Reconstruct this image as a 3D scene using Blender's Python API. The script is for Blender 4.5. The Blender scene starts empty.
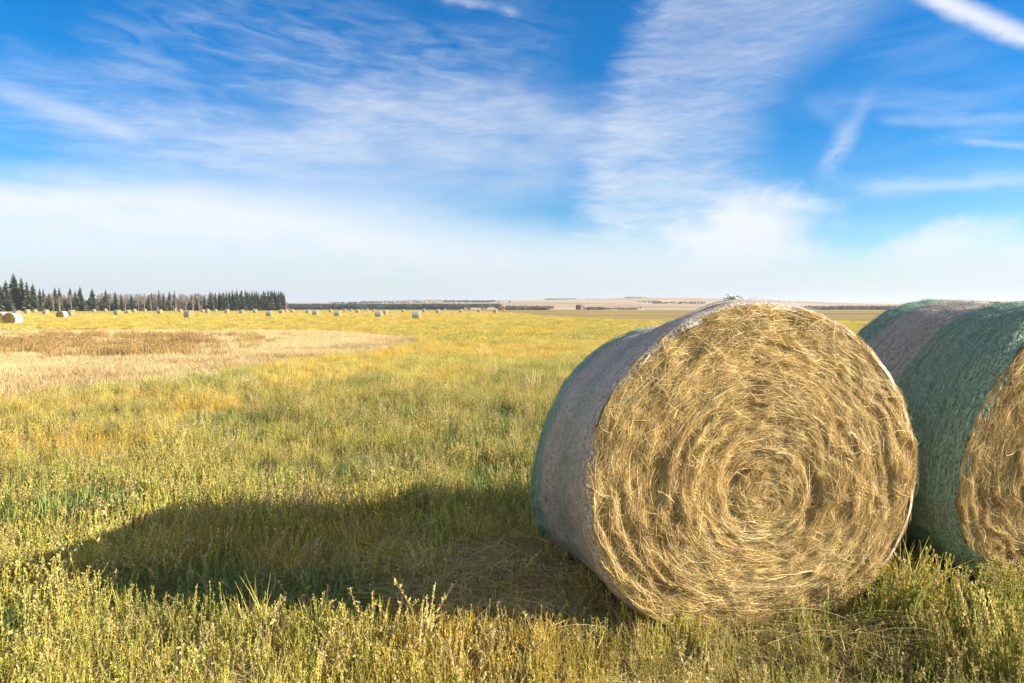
import bpy, math, random
import numpy as np
R_ = math.radians
S = bpy.context.scene
COL = S.collection
rng = np.random.default_rng(7)
random.seed(7)

# ------------------------------------------------------------------ camera
CAM_H, F, HOR = 1.66, 683.0, 308.0
PITCH = math.atan((341.5 - HOR) / F)
cam_d = bpy.data.cameras.new('camera')
cam = bpy.data.objects.new('camera', cam_d); COL.objects.link(cam)
cam_d.sensor_width = 36; cam_d.lens = 36 * F / 1024
cam_d.clip_start = 0.05; cam_d.clip_end = 20000
cam.location = (0, 0, CAM_H)
cam.rotation_euler = (math.pi / 2 - PITCH, 0, 0)
S.camera = cam

SUN_EL, SUN_AZ = 21.0, 8.0            # elevation; degrees the sun stands behind the +x axis
S.view_settings.view_transform = 'Standard'
S.view_settings.look = 'None'
S.view_settings.exposure = 1.45
S.view_settings.gamma = 1.0

# ------------------------------------------------------------------ helpers
def sstep(a, b, v):
    t = np.clip((v - a) / (b - a), 0, 1)
    return t * t * (3 - 2 * t)

_tab = np.random.default_rng(3).random((256, 256))
def vnoise(x, y, s=1.0):
    x = np.asarray(x, float) / s; y = np.asarray(y, float) / s
    xi = np.floor(x).astype(int); yi = np.floor(y).astype(int)
    fx = x - xi; fy = y - yi
    fx = fx * fx * (3 - 2 * fx); fy = fy * fy * (3 - 2 * fy)
    g = lambda a, b: _tab[a % 256, b % 256]
    return (g(xi, yi) * (1 - fx) + g(xi + 1, yi) * fx) * (1 - fy) + (g(xi, yi + 1) * (1 - fx) + g(xi + 1, yi + 1) * fx) * fy
def fbm(x, y, s=1.0, o=3):
    v = 0; a = .5; t = 0
    for k in range(o):
        v = v + a * vnoise(x + 17.3 * k, y - 9.1 * k, s); t += a; a *= .5; s *= .5
    return v / t

RIDGE_X = [-3000, 0, 300, 430, 520, 600, 640, 700, 780, 870, 1024, 3000]
RIDGE_Y = [303, 303, 303.4, 300.8, 300.6, 299.2, 298.4, 299, 301.5, 304.2, 305.5, 305.5]
def terr(x, y):
    x = np.asarray(x, float); y = np.asarray(y, float)
    d = np.hypot(x, y)
    z = -0.47 * sstep(8, 75, d)
    z = z + 0.05 * (fbm(x, y, 2.3) - .5) * sstep(2.5, 5, d) * (1 - sstep(60, 120, d))
    yy = np.maximum(y, .25 * d + 1e-6)
    px = 512 + F * x / yy
    rz = CAM_H + (HOR - np.interp(px, RIDGE_X, RIDGE_Y)) * 2600 / F
    z = z + (rz + .47) * sstep(600, 2600, d) * np.where(y > 0, 1, .6)
    z = z + 5 * (fbm(x, y, 500) - .5) * sstep(800, 1500, d) * (1 - sstep(2100, 2600, d))
    return z

def to_px(x, y, z):
    """where a ground point sits for the design-time layout of the field's zones"""
    yy = np.maximum(y, 1e-3)
    return 512 + F * x / yy, HOR + F * (CAM_H - z) / yy

FRX = [-900, -300, 0, 100, 200, 300, 360, 400, 425, 430]
FRY = [540, 446, 404, 393, 381, 365, 356, 350, 343, 300]
BKX = [-900, 0, 250, 330, 380, 425, 430]
BKY = [330, 330, 330, 331, 334, 341, 300]
def zones(x, y):
    z = terr(x, y)
    px, py = to_px(x, y, z)
    fwd = (y > 4)
    n = fbm(x, y, 2.2) - .5
    n2 = fbm(x + 40, y, 6.0) - .5
    fr = np.interp(px, FRX, FRY); bk = np.interp(px, BKX, BKY)
    w = np.maximum((fr - 308) * .05, 1.0)
    pale = sstep(-w, w, fr - py + n * (fr - 308) * .12) * sstep(-1.2, 1.2, py - bk + n2 * 3) * (px < 430) * fwd
    track = pale * sstep(0, .02, (fr - py) / np.maximum(fr - 308, 1) + .02) * (1 - sstep(.20, .34, (fr - py) / np.maximum(fr - 308, 1) + n2 * .16))
    scr = pale * sstep(334, 337, py) * (1 - sstep(352, 362, py + n2 * 6)) * (1 - sstep(150, 270, px + n * 160)) * sstep(-.18, .12, fbm(x, y, 4.5) - .44)
    yb = np.interp(x, [-80, -6, 10.5, 21, 60], [640, 380, 160, 104, 100])
    olive = sstep(-1, 1, (y - yb) / (yb * .06) + n2) * fwd
    d = np.hypot(x, y)
    far = sstep(620, 760, d + n2 * 60)
    return pale, track, scr, olive, far

def mesh_np(name, verts, faces=None, quads=None, tris=None):
    me = bpy.data.meshes.new(name)
    verts = np.asarray(verts, np.float32)
    me.vertices.add(len(verts)); me.vertices.foreach_set('co', verts.ravel())
    q = np.asarray(quads if quads is not None else np.zeros((0, 4)), np.int32).reshape(-1, 4)
    t = np.asarray(tris if tris is not None else np.zeros((0, 3)), np.int32).reshape(-1, 3)
    nl = len(q) * 4 + len(t) * 3
    me.loops.add(nl)
    me.loops.foreach_set('vertex_index', np.concatenate([q.ravel(), t.ravel()]))
    me.polygons.add(len(q) + len(t))
    st = np.concatenate([np.arange(len(q)) * 4, len(q) * 4 + np.arange(len(t)) * 3]).astype(np.int32)
    me.polygons.foreach_set('loop_start', st)
    me.update(calc_edges=True); me.validate()
    return me
def vcol(me, name, cols):
    a = me.color_attributes.new(name, 'FLOAT_COLOR', 'POINT')
    c = np.ones((len(me.vertices), 4), np.float32); c[:, :cols.shape[1]] = cols
    a.data.foreach_set('color', c.ravel())
def smooth(me):
    me.polygons.foreach_set('use_smooth', np.ones(len(me.polygons), bool)); me.update()
def link(name, data, mat=None, parent=None, loc=None, rz=0):
    o = bpy.data.objects.new(name, data); COL.objects.link(o)
    if mat is not None: data.materials.append(mat)
    if parent is not None: o.parent = parent
    if loc is not None: o.location = loc
    o.rotation_euler = (0, 0, rz)
    return o
def tag(o, label=None, cat=None, group=None, kind=None):
    if label: o['label'] = label
    if cat: o['category'] = cat
    if group: o['group'] = group
    if kind: o['kind'] = kind
    return o
class MB:
    """collects pieces of one mesh"""
    def __init__(s): s.v = []; s.q = []; s.t = []; s.c = []; s.n = 0
    def add(s, v, quads=None, tris=None, col=None):
        v = np.asarray(v, float).reshape(-1, 3)
        if quads is not None: s.q.append(np.asarray(quads, int).reshape(-1, 4) + s.n)
        if tris is not None: s.t.append(np.asarray(tris, int).reshape(-1, 3) + s.n)
        c = np.ones((len(v), 3)) if col is None else np.broadcast_to(np.asarray(col, float), (len(v), 3))
        s.v.append(v); s.c.append(c); s.n += len(v)
    def mesh(s, name, cname='vc'):
        v = np.concatenate(s.v)
        q = np.concatenate(s.q) if s.q else None; t = np.concatenate(s.t) if s.t else None
        me = mesh_np(name, v, quads=q, tris=t); vcol(me, cname, np.concatenate(s.c)); return me
    def box(s, a, b, col=None):
        (x0, y0, z0), (x1, y1, z1) = a, b
        v = [(x0,y0,z0),(x1,y0,z0),(x1,y1,z0),(x0,y1,z0),(x0,y0,z1),(x1,y0,z1),(x1,y1,z1),(x0,y1,z1)]
        s.add(v, [(0,3,2,1),(4,5,6,7),(0,1,5,4),(1,2,6,5),(2,3,7,6),(3,0,4,7)], col=col)
    def tube(s, pts, rad, n=5, col=None):
        pts = np.asarray(pts, float); m = len(pts)
        rad = np.broadcast_to(np.asarray(rad, float), (m,))
        T = np.gradient(pts, axis=0); T /= np.linalg.norm(T, axis=1)[:, None] + 1e-9
        up = np.array([0.31, .17, .93]) if abs(T[0, 2]) < .9 else np.array([1, .1, 0])
        A = np.cross(T, up); A /= np.linalg.norm(A, axis=1)[:, None] + 1e-9
        B = np.cross(T, A)
        an = np.linspace(0, 2 * math.pi, n, endpoint=False)
        v = pts[:, None] + rad[:, None, None] * (np.cos(an)[None, :, None] * A[:, None] + np.sin(an)[None, :, None] * B[:, None])
        q = [(i*n+j, i*n+(j+1)%n, (i+1)*n+(j+1)%n, (i+1)*n+j) for i in range(m-1) for j in range(n)]
        s.add(v.reshape(-1, 3), q, col=col)

def ribbons(P, W):
    """P (n,k,3) centre lines, W (n,k,3) half-width vectors -> verts, quads"""
    n, k, _ = P.shape
    V = np.stack([P - W, P + W], axis=2).reshape(-1, 3)
    base = (np.arange(n) * k * 2)[:, None] + (np.arange(k - 1) * 2)[None]
    q = np.stack([base, base + 1, base + 3, base + 2], axis=-1).reshape(-1, 4)
    return V, q

# ------------------------------------------------------------------ materials
class NT:
    def __init__(s, tree): s.t = tree; s.n = tree.nodes; s.l = tree.links
    def new(s, ty, **kw):
        nd = s.n.new(ty)
        for k, v in kw.items(): setattr(nd, k, v)
        return nd
    def put(s, sock, v):
        if isinstance(v, E): s.l.new(v.s, sock)
        elif isinstance(v, bpy.types.NodeSocket): s.l.new(v, sock)
        else:
            if isinstance(v, (tuple, list)) and len(v) == 3 and getattr(sock, 'type', '') == 'RGBA': v = (*v, 1)
            sock.default_value = v
    def math(s, op, a, b=None, c=None, clamp=False):
        nd = s.new('ShaderNodeMath', operation=op, use_clamp=clamp)
        s.put(nd.inputs[0], a)
        if b is not None: s.put(nd.inputs[1], b)
        if c is not None: s.put(nd.inputs[2], c)
        return E(s, nd.outputs[0])
    def ss(s, a, b, v):
        nd = s.new('ShaderNodeMapRange', interpolation_type='SMOOTHSTEP')
        s.put(nd.inputs[0], v); s.put(nd.inputs[1], a); s.put(nd.inputs[2], b)
        return E(s, nd.outputs[0])
    def comb(s, x, y, z=0.0):
        nd = s.new('ShaderNodeCombineXYZ')
        for i, v in enumerate((x, y, z)): s.put(nd.inputs[i], v)
        return E(s, nd.outputs[0])
    def noise(s, vec, scale=1.0, detail=3.0, rough=.5, dist=0.0):
        nd = s.new('ShaderNodeTexNoise')
        s.put(nd.inputs['Vector'], vec); s.put(nd.inputs['Scale'], scale); s.put(nd.inputs['Detail'], detail)
        s.put(nd.inputs['Roughness'], rough); s.put(nd.inputs['Distortion'], dist)
        return E(s, nd.outputs['Fac'])
    def mix(s, f, a, b, blend='MIX'):
        nd = s.new('ShaderNodeMix', data_type='RGBA', blend_type=blend)
        s.put(nd.inputs[0], f); s.put(nd.inputs[6], a); s.put(nd.inputs[7], b)
        return nd.outputs[2]
    def attr(s, name, kind='GEOMETRY'):
        return s.new('ShaderNodeAttribute', attribute_name=name, attribute_type=kind)
class E:
    def __init__(s, nt, sock): s.nt = nt; s.s = sock
    def __add__(s, o): return s.nt.math('ADD', s, o)
    __radd__ = __add__
    def __sub__(s, o): return s.nt.math('SUBTRACT', s, o)
    def __rsub__(s, o): return s.nt.math('SUBTRACT', o, s)
    def __mul__(s, o): return s.nt.math('MULTIPLY', s, o)
    __rmul__ = __mul__
    def __truediv__(s, o): return s.nt.math('DIVIDE', s, o)
    def __pow__(s, o): return s.nt.math('POWER', s, o)
    def clamp(s): return s.nt.math('ADD', s, 0.0, clamp=True)

def new_mat(name, rough=.85, spec=.2):
    m = bpy.data.materials.new(name); m.use_nodes = True
    nt = NT(m.node_tree)
    b = nt.n['Principled BSDF']
    b.inputs['Roughness'].default_value = rough
    b.inputs['Specular IOR Level'].default_value = spec
    return m, nt, b
def plain(name, col, rough=.85, var=.25, scale=8.0):
    m, nt, b = new_mat(name, rough)
    tc = nt.new('ShaderNodeTexCoord')
    f = nt.noise(tc.outputs['Object'], scale, 4)
    c = nt.mix(f, tuple(v * (1 - var) for v in col), tuple(v * (1 + var) for v in col))
    nt.put(b.inputs['Base Color'], c)
    return m
def leafy(name, transl=.35, tint=True, rough=.7, varscale=None):
    """vertex colour x per-instance tint, part translucent"""
    m, nt, b = new_mat(name, rough, .25)
    vc = nt.attr('vc').outputs['Color']
    col = vc
    if tint:
        col = nt.mix(1.0, vc, nt.attr('tint', 'INSTANCER').outputs['Color'], 'MULTIPLY')
    nt.put(b.inputs['Base Color'], col)
    tr = nt.new('ShaderNodeBsdfTranslucent'); nt.put(tr.inputs['Color'], col)
    mx = nt.new('ShaderNodeMixShader'); mx.inputs[0].default_value = transl
    nt.l.new(b.outputs[0], mx.inputs[1]); nt.l.new(tr.outputs[0], mx.inputs[2])
    nt.l.new(mx.outputs[0], nt.n['Material Output'].inputs[0])
    return m
M_PLANT = leafy('plant_leaves', .35)
M_STRAW = leafy('straw_strands', .12, tint=False, rough=.55)
M_TREE = leafy('conifer_needles', .10, tint=False)
M_TWIG = leafy('bare_twigs', 0.0, tint=False, rough=.9)
M_BARK = plain('bark', (.13, .10, .08), scale=3)
M_PALEBARK = plain('pale_bark', (.42, .37, .31), scale=2)

# ground sheet ------------------------------------------------------
def ground_material():
    m, nt, b = new_mat('field_soil_and_stubble', .95, .1)
    geo = nt.new('ShaderNodeNewGeometry')
    P = geo.outputs['Position']
    za = nt.attr('zone'); sep = nt.new('ShaderNodeSeparateColor'); nt.l.new(za.outputs['Color'], sep.inputs[0])
    zb = nt.attr('zone_b'); sep2 = nt.new('ShaderNodeSeparateColor'); nt.l.new(zb.outputs['Color'], sep2.inputs[0])
    n1 = nt.noise(P, 3.0, 6, .65)
    n2 = nt.noise(P, 0.35, 5, .6)
    n3 = nt.noise(P, 0.03, 4, .6)
    n4 = nt.noise(P, 0.004, 3, .5)
    # base thatch: dark soil close up, dense yellow crop far away
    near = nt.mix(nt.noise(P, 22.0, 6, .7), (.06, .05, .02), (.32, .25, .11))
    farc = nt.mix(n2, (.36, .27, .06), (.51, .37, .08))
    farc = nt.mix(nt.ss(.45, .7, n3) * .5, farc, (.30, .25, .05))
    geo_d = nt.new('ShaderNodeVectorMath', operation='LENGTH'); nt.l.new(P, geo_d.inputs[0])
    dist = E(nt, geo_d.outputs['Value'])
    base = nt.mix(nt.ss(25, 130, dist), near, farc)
    pale = nt.mix(n2, (.42, .32, .175), (.60, .47, .27))
    pale = nt.mix(nt.ss(.5, .75, n1) * .5, pale, (.30, .19, .08))
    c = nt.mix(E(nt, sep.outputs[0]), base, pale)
    trk = nt.mix(n1, (.11, .07, .035), (.24, .16, .085))
    c = nt.mix(E(nt, sep.outputs[1]) * nt.ss(.25, .5, n2) * nt.ss(.25, .6, n1) * .8, c, trk)
    c = nt.mix(E(nt, sep.outputs[2]), c, nt.mix(n1, (.10, .06, .02), (.25, .15, .05)))
    # stubble strip behind the yellow field; rows along x
    spx = nt.new('ShaderNodeSeparateXYZ'); nt.l.new(P, spx.inputs[0])
    X, Y = E(nt, spx.outputs[0]), E(nt, spx.outputs[1])
    rows = nt.noise(nt.comb(X * .012, Y * .06), 1.0, 4, .6)
    ol = nt.mix(nt.ss(.35, .65, rows), (.19, .135, .05), (.36, .26, .085))
    c = nt.mix(E(nt, sep2.outputs[0]), c, ol)
    fx = nt.noise(nt.comb(X * .0022, Y * .004), 1.0, 2, .5)
    hill = nt.mix(nt.ss(.42, .58, fx), (.36, .255, .15), (.50, .38, .245))
    hill = nt.mix(nt.ss(.56, .62, nt.noise(nt.comb(X * .004, Y * .006), 1.0, 2, .4)), hill, (.30, .21, .12))
    hill = nt.mix(n3 * .35, hill, (.36, .26, .15))
    c = nt.mix(E(nt, sep2.outputs[1]), c, hill)
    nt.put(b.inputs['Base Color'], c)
    bp = nt.new('ShaderNodeBump'); bp.inputs['Strength'].default_value = .8; bp.inputs['Distance'].default_value = .05
    nt.put(bp.inputs['Height'], n1); nt.l.new(bp.outputs[0], b.inputs['Normal'])
    return m
def build_ground():
    az = np.concatenate([np.linspace(-50, 50, 420), np.linspace(50, 310, 130)[1:-1]])
    az = np.radians(az)
    rr = np.concatenate([[0.0], np.geomspace(.5, 5200, 320)])
    A, Rr = np.meshgrid(az, rr[1:])
    x = (Rr * np.sin(A)).ravel(); y = (Rr * np.cos(A)).ravel()
    x = np.concatenate([[0], x]); y = np.concatenate([[0], y])
    z = terr(x, y)
    na = len(az); nr = len(rr) - 1
    i = np.arange(nr - 1)[:, None]; j = np.arange(na)[None]
    j2 = (j + 1) % na
    q = np.stack([1 + i*na + j, 1 + i*na + j2, 1 + (i+1)*na + j2, 1 + (i+1)*na + j], -1).reshape(-1, 4)[:, ::-1]
    t = np.stack([np.zeros(na), 1 + np.arange(na), 1 + (np.arange(na) + 1) % na], -1)[:, ::-1]
    me = mesh_np('field_ground', np.stack([x, y, z], 1), quads=q, tris=t)
    pa, tr, sc, ol, fa = zones(x, y)
    vcol(me, 'zone', np.stack([pa, tr, sc], 1)); vcol(me, 'zone_b', np.stack([ol, fa, fa], 1))
    smooth(me)
    o = link('field_ground', me, ground_material())
    o['kind'] = 'structure'
build_ground()

# ------------------------------------------------------------------ bales
BALE_L = 1.35
FRONT = dict(hw=.932, zw=.80, top=1.69, c=.47, e=.82)
BACK = dict(hw=.855, zw=.42, top=1.49, c=.92, e=.28)
def ring(phi, hw, zw, top, c, e):
    """slumped bale section: phi 0 = top, pi = ground contact centre"""
    s, co = np.sin(phi), np.cos(phi)
    z = np.where(co >= 0, zw + (top - zw) * co, zw + zw * co)
    x = hw * np.where(co >= 0, s, np.sign(s) * np.abs(s) ** e)
    return x, z
def bale_surface(phi, t, fr, bk, lip=.02):
    """t 0 front rim .. 1 back rim"""
    w = np.clip(t, 0, 1)
    p = {k: fr[k] * (1 - w) + bk[k] * w for k in bk}; p.update({k: v for k, v in fr.items() if k not in bk})
    x, z = ring(phi, p['hw'], p['zw'], p['top'], p['c'], p['e'])
    # swollen rims, slack waist
    f = 1 + lip * np.exp(-((t - .07) / .09) ** 2) + lip * .7 * np.exp(-((t - .95) / .08) ** 2) - .012 * np.exp(-((t - .45) / .2) ** 2)
    edge = np.sqrt(np.clip(1 - np.clip((p.get('rw', .06) - t) / p.get('rw', .06), 0, 1) ** 2, 0, 1)) * p.get('rd', .05) + 1 - p.get('rd', .05)
    edge2 = np.sqrt(np.clip(1 - np.clip((t - .94) / .06, 0, 1) ** 2, 0, 1)) * .05 + .95
    f = f * edge * edge2
    zc = p['zw']
    return x * f, np.maximum(zc + (z - zc) * f, -.02)

def net_material(name, stripes, gcol=(.27, .42, .27), gdark=(.18, .14, .095), glite=(.54, .475, .40)):
    """stripes: list of (t0, t1) green bands over pale grey net; hay shows through"""
    m, nt, b = new_mat(name, .5, .35)
    uv = nt.new('ShaderNodeUVMap'); uv.uv_map = 'net'
    sp = nt.new('ShaderNodeSeparateXYZ'); nt.l.new(uv.outputs[0], sp.inputs[0])
    U, T = E(nt, sp.outputs[0]), E(nt, sp.outputs[1])
    wob = nt.noise(nt.comb(U * 3.0, T * 5.0), 1.0, 3) - .5
    g = None
    for a, e in stripes:
        v = nt.ss(a - .05, a + .05, T + wob * .08) * (1.0 - nt.ss(e - .02, e + .02, T + wob * .05))
        if 0 < a < .4: v = v * .35
        g = v if g is None else nt.math('MAXIMUM', g, v)
    # knitted chains: fine ridges round the bale with zigzag between
    zig = nt.noise(nt.comb(U * 60, T * 170), 1.0, 2, .5)
    zig2 = nt.noise(nt.comb(U * 14 + T * 16, T * 200 - U * 10), 1.0, 2, .6)
    th = nt.ss(.40, .60, zig) * .5 + nt.ss(.38, .62, zig2) * .5
    grey = nt.mix(th, gdark, glite)
    green = nt.mix(th, (.085, .11, .07), gcol)
    c = nt.mix(g, grey, green)
    big = nt.noise(nt.comb(U * 2.2, T * 3.5), 1.0, 4, .6)
    c = nt.mix(nt.ss(.5, .75, big) * .35, c, (.30, .23, .13))
    nt.put(b.inputs['Base Color'], c)
    bp = nt.new('ShaderNodeBump'); bp.inputs['Strength'].default_value = .7; bp.inputs['Distance'].default_value = .006
    nt.put(bp.inputs['Height'], th + nt.noise(nt.comb(U * 30, T * 30), 1.0, 3) * .6); nt.l.new(bp.outputs[0], b.inputs['Normal'])
    return m
def net_mesh(fr, bk, L, nphi, nt_, seed, fibres=0):
    r = np.random.default_rng(seed)
    ph = np.linspace(0, 2 * math.pi, nphi, endpoint=False)
    tt = np.concatenate([np.linspace(0, .07, 7), np.linspace(.07, .93, nt_)[1:-1], np.linspace(.93, 1, 7)]) if nt_ > 6 else np.array([0, .03, .08, .5, .92, .97, 1])
    PH, T = np.meshgrid(ph, tt)
    x, z = bale_surface(PH, T, fr, bk)
    if nphi > 100:
        bump = ((fbm(PH * 3.2 + seed, T * 4, .5, 3) - .5) * .035 + (fbm(PH * 14, T * 5, 1.0, 2) - .5) * .006) * (.35 + .65 * sstep(0, .12, T))
        x = x * (1 + bump); z = z * (1 + bump * .6)
    y = (T - .5) * L + (np.sin(PH * 5 + seed) * .008 + .015 * (vnoise(PH * 6, T * 0 + seed) - .5)) * (1 - 2 * T)
    V = np.stack([x, y, z], -1).reshape(-1, 3)
    n = nphi; mm = len(tt)
    i = np.arange(mm - 1)[:, None]; j = np.arange(n)[None]; j2 = (j + 1) % n
    Q = np.stack([i*n+j, i*n+j2, (i+1)*n+j2, (i+1)*n+j], -1).reshape(-1, 4)
    UV = np.stack([PH * .85, T], -1).reshape(-1, 2)
    if fibres:
        k = 300
        # loose knitted chains lying on the wrap
        p = np.linspace(0, 2 * math.pi, k)
        t0 = np.sort(r.random(fibres)) * .93 + .035
        Pp = np.broadcast_to(p, (fibres, k))
        Tt = t0[:, None] + .0035 * np.where(np.arange(k) % 2, 1, -1)[None] + .012 * (vnoise(Pp * 5, t0[:, None] * 300 + 0 * Pp) - .5)
        fx, fz = bale_surface(Pp, Tt, fr, bk)
        lift = 1.003 + .006 * vnoise(Pp * 9, t0[:, None] * 500 + 0 * Pp)
        bump = (fbm(Pp * 3.2 + seed, Tt * 4, .5, 3) - .5) * .035 * (.35 + .65 * sstep(0, .12, Tt)) if nphi > 100 else 0
        fx = fx * (lift + bump); fz = fz * (lift + bump * .6)
        PP = np.stack([fx, (Tt - .5) * L, fz], -1)
        W = np.zeros_like(PP); W[..., 1] = .0011
        W[..., 0] = .0006 * np.cos(Pp); W[..., 2] = .0006
        rv, rq = ribbons(PP, W)
        Q = np.concatenate([Q, rq + len(V)])
        UV = np.concatenate([UV, np.repeat(np.stack([Pp * .85, Tt], -1).reshape(-1, 2), 2, axis=0)])
        V = np.concatenate([V, rv])
    me = mesh_np('net_wrap', V, quads=Q)
    ul = me.uv_layers.new(name='net')
    vi = np.empty(len(me.loops), np.int32); me.loops.foreach_get('vertex_index', vi)
    ul.data.foreach_set('uv', UV[vi].astype(np.float32).ravel())
    smooth(me)
    return me

STRAW = np.array([(.62, .42, .13), (.55, .34, .09), (.72, .55, .27), (.46, .29, .10), (.66, .46, .14), (.30, .17, .07), (.78, .62, .36), (.50, .40, .10), (.40, .24, .10)])
def hay_end_mesh(fr, bk, L, seed, strands, nphi=260, nr=90, side=-1, cz=.70, wmin=.0004, wmax=.00095):
    """domed straw end: a coiled relief plus loose strands in one mesh. side -1 = front"""
    r = np.random.default_rng(seed)
    t_edge = .012 if side < 0 else .988
    def surf(rr, ph):
        ex, ez = bale_surface(ph, np.full_like(ph, t_edge), fr, bk)
        x = ex * rr; z = cz + (ez - cz) * rr
        dome = .045 * (1 - rr ** 2) - .03 * np.exp(-(rr / .3) ** 2)
        # coil: ridges that spiral, broken by noise
        w = fbm(ph * 2.0 + seed, rr * 5, 1.0, 3) - .5
        coil = .0075 * np.sin(2 * math.pi * (rr * 10 - ph / (2 * math.pi) + w * 3.0)) * (2.2 * sstep(.3, .75, fbm(ph * 2 + 7, rr * 6, 1.0, 3)))
        coil = coil * sstep(.05, .2, rr)
        lump = .036 * (fbm(x * 1 + 5 * seed, z, .16, 3) - .5) + .035 * (fbm(x, z + 9, .05, 2) - .5)
        # two crescent gaps either side of the core
        dphi = np.abs(np.sin(ph))
        brk = .35 + 1.1 * fbm(x + 3 * seed, z, .12, 2)
        gap = -.060 * brk * np.exp(-((rr - .19 - .04 * (fbm(ph * 4, ph * 0 + seed, 1.0, 2) - .5)) / .035) ** 2) * sstep(.3, .95, dphi) * (np.sin(ph) < 0)
        gap = gap - .055 * brk * np.exp(-((rr - .31 - .05 * (fbm(ph * 4, ph * 0 + 3, 1.0, 2) - .5)) / .03) ** 2) * sstep(.6, .95, dphi) * (np.sin(ph) > 0)
        core = .03 * (fbm(x * 1.0 + 1.7, z * .4, .05, 2) - .5) * (rr < .16)
        out = dome + coil + lump + gap + core - .004 * sstep(.93, 1.0, rr)
        y = (-.5 * L - out) if side < 0 else (.5 * L + out)
        y = y + (t_edge * L if side < 0 else -(1 - t_edge) * L)
        return x, y, z
    ph = np.linspace(0, 2 * math.pi, nphi, endpoint=False)
    rr = np.linspace(.004, 1, nr)
    PH, RR = np.meshgrid(ph, rr)
    x, y, z = surf(RR, PH)
    V = np.stack([x, y, z], -1).reshape(-1, 3)
    n = nphi
    i = np.arange(nr - 1)[:, None]; j = np.arange(n)[None]; j2 = (j + 1) % n
    Q = np.stack([i*n+j, i*n+j2, (i+1)*n+j2, (i+1)*n+j], -1).reshape(-1, 4)
    if side > 0: Q = Q[:, ::-1]
    mott = fbm(x * 3, z * 3, .05, 3)
    Cc = np.stack([.16 + .16 * mott, .095 + .11 * mott, .03 + .03 * mott], -1).reshape(-1, 3)
    if strands:
        k = 5
        N = strands
        r0 = np.sqrt(r.random(N)) * .985 + .005
        p0 = r.random(N) * 2 * math.pi
        ln = r.gamma(3.5, .026, N).clip(.03, .30)
        wild = r.random(N) < .17
        ang = r.normal(0, .19, N); ang = np.where(wild, r.normal(0, .8, N), ang)
        ang = np.where(r0 < .15, r.normal(.7, .5, N), ang)
        s = np.linspace(-.5, .5, k)[None] * ln[:, None]
        bend = r.normal(0, .32, N)[:, None] * s ** 2 / .12
        tang = s * np.cos(ang)[:, None] - bend * np.sin(ang)[:, None]
        rad = s * np.sin(ang)[:, None] + bend * np.cos(ang)[:, None] * .6
        RRs = np.clip(r0[:, None] + rad / .86, .01, .997)
        PHs = p0[:, None] + tang / (np.maximum(r0, .06)[:, None] * .86)
        x, y, z = surf(RRs, PHs)
        lift = r.gamma(1.3, .005, N)[:, None] + (r.normal(0, .10, N)[:, None] * s) + np.where(wild, .010, .0)[:, None]
        # the base line of each strand is stiffer than the relief
        y = .45 * y + .55 * y.mean(axis=1, keepdims=True)
        y = y + side * np.clip(lift, -.006, .05)
        P = np.stack([x, y, z], -1)
        T = np.gradient(P, axis=1); T /= np.linalg.norm(T, axis=2, keepdims=True) + 1e-9
        nv = np.stack([r.normal(0, .55, N), np.full(N, 1.0), r.normal(0, .55, N)], -1)[:, None]
        W = np.cross(T, nv); W /= np.linalg.norm(W, axis=2, keepdims=True) + 1e-9
        wd = (wmin + (wmax - wmin) * r.random(N) ** 1.6 + .0011 * (r.random(N) > .985))[:, None, None] * np.array([.8, 1, 1, .9, .45])[None, :, None]
        rv, rq = ribbons(P, W * wd)
        # straw hue drifts along the coil
        zone = fbm(r0 * 9 + seed, p0 * 1.2, 1.0, 3)
        pick = (zone * 9 + r.normal(0, 2.4, N)).astype(int) % len(STRAW)
        cc = (STRAW[pick] * np.array([1.17, 1.20, 1.08]) + .045) * (.48 + .78 * r.random(N))[:, None]
        dull = sstep(.55, .75, fbm(x.mean(1) * 2 + 3, z.mean(1) * 2, .3, 3))[:, None]
        cc = cc * (1 - .26 * dull * np.array([.8, 1, 1.1]))
        Q = np.concatenate([Q, rq + len(V)]); V = np.concatenate([V, rv])
        Cc = np.concatenate([Cc, np.repeat(cc, k * 2, axis=0)])
    me = mesh_np('hay_end', V, quads=Q)
    vcol(me, 'vc', Cc)
    return me

def empty(name, loc, rz=0):
    o = bpy.data.objects.new(name, None); COL.objects.link(o)
    o.empty_display_size = .3
    o.location = loc; o.rotation_euler = (0, 0, rz)
    return o

YAW, YAW2 = R_(12.2), R_(8.5)
def place_bale(fx, fy, yaw):
    """root from the middle of the front rim"""
    cx = fx - math.sin(yaw) * BALE_L / 2; cy = fy + math.cos(yaw) * BALE_L / 2
    return (cx, cy, 0)
B1 = place_bale(1.252, 3.40, YAW)
root = empty('round_hay_bale', B1, YAW)
tag(root, 'large golden round bale in the foreground with its whole coiled straw end facing the camera', 'hay bale', 'big bales in the foreground')
M_NET1 = net_material('pale_net_with_green_bands', [(.25, .46), (.80, 1.2)], (.22, .46, .31), (.20, .155, .11), (.60, .53, .45))
link('net_wrap', net_mesh(FRONT, BACK, BALE_L, 420, 120, 1, 170), M_NET1, root)
link('hay_end', hay_end_mesh(FRONT, BACK, BALE_L, 11, 210000), M_STRAW, root)
link('hay_end', hay_end_mesh(FRONT, BACK, BALE_L, 12, 3000, 160, 40, side=1, cz=.66, wmax=.005), M_STRAW, root)
# the twisted tail of net sticking up from the top rim
mb = MB()
rr_ = np.random.default_rng(5)
for k in range(30):
    p = np.cumsum(rr_.normal(0, .0085, (6, 3)), axis=0) * np.array([1.2, 1.2, .6]); p[:, 2] = np.abs(p[:, 2]) * .9 - .005
    mb.tube(p, .0022, 4, (.85, .88, .84) if k % 4 else (.45, .68, .56))
link('net_tail', mb.mesh('net_tail'), leafy('net_tail_plastic', .3, tint=False), root, (-.13, -.60, 1.71))

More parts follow.
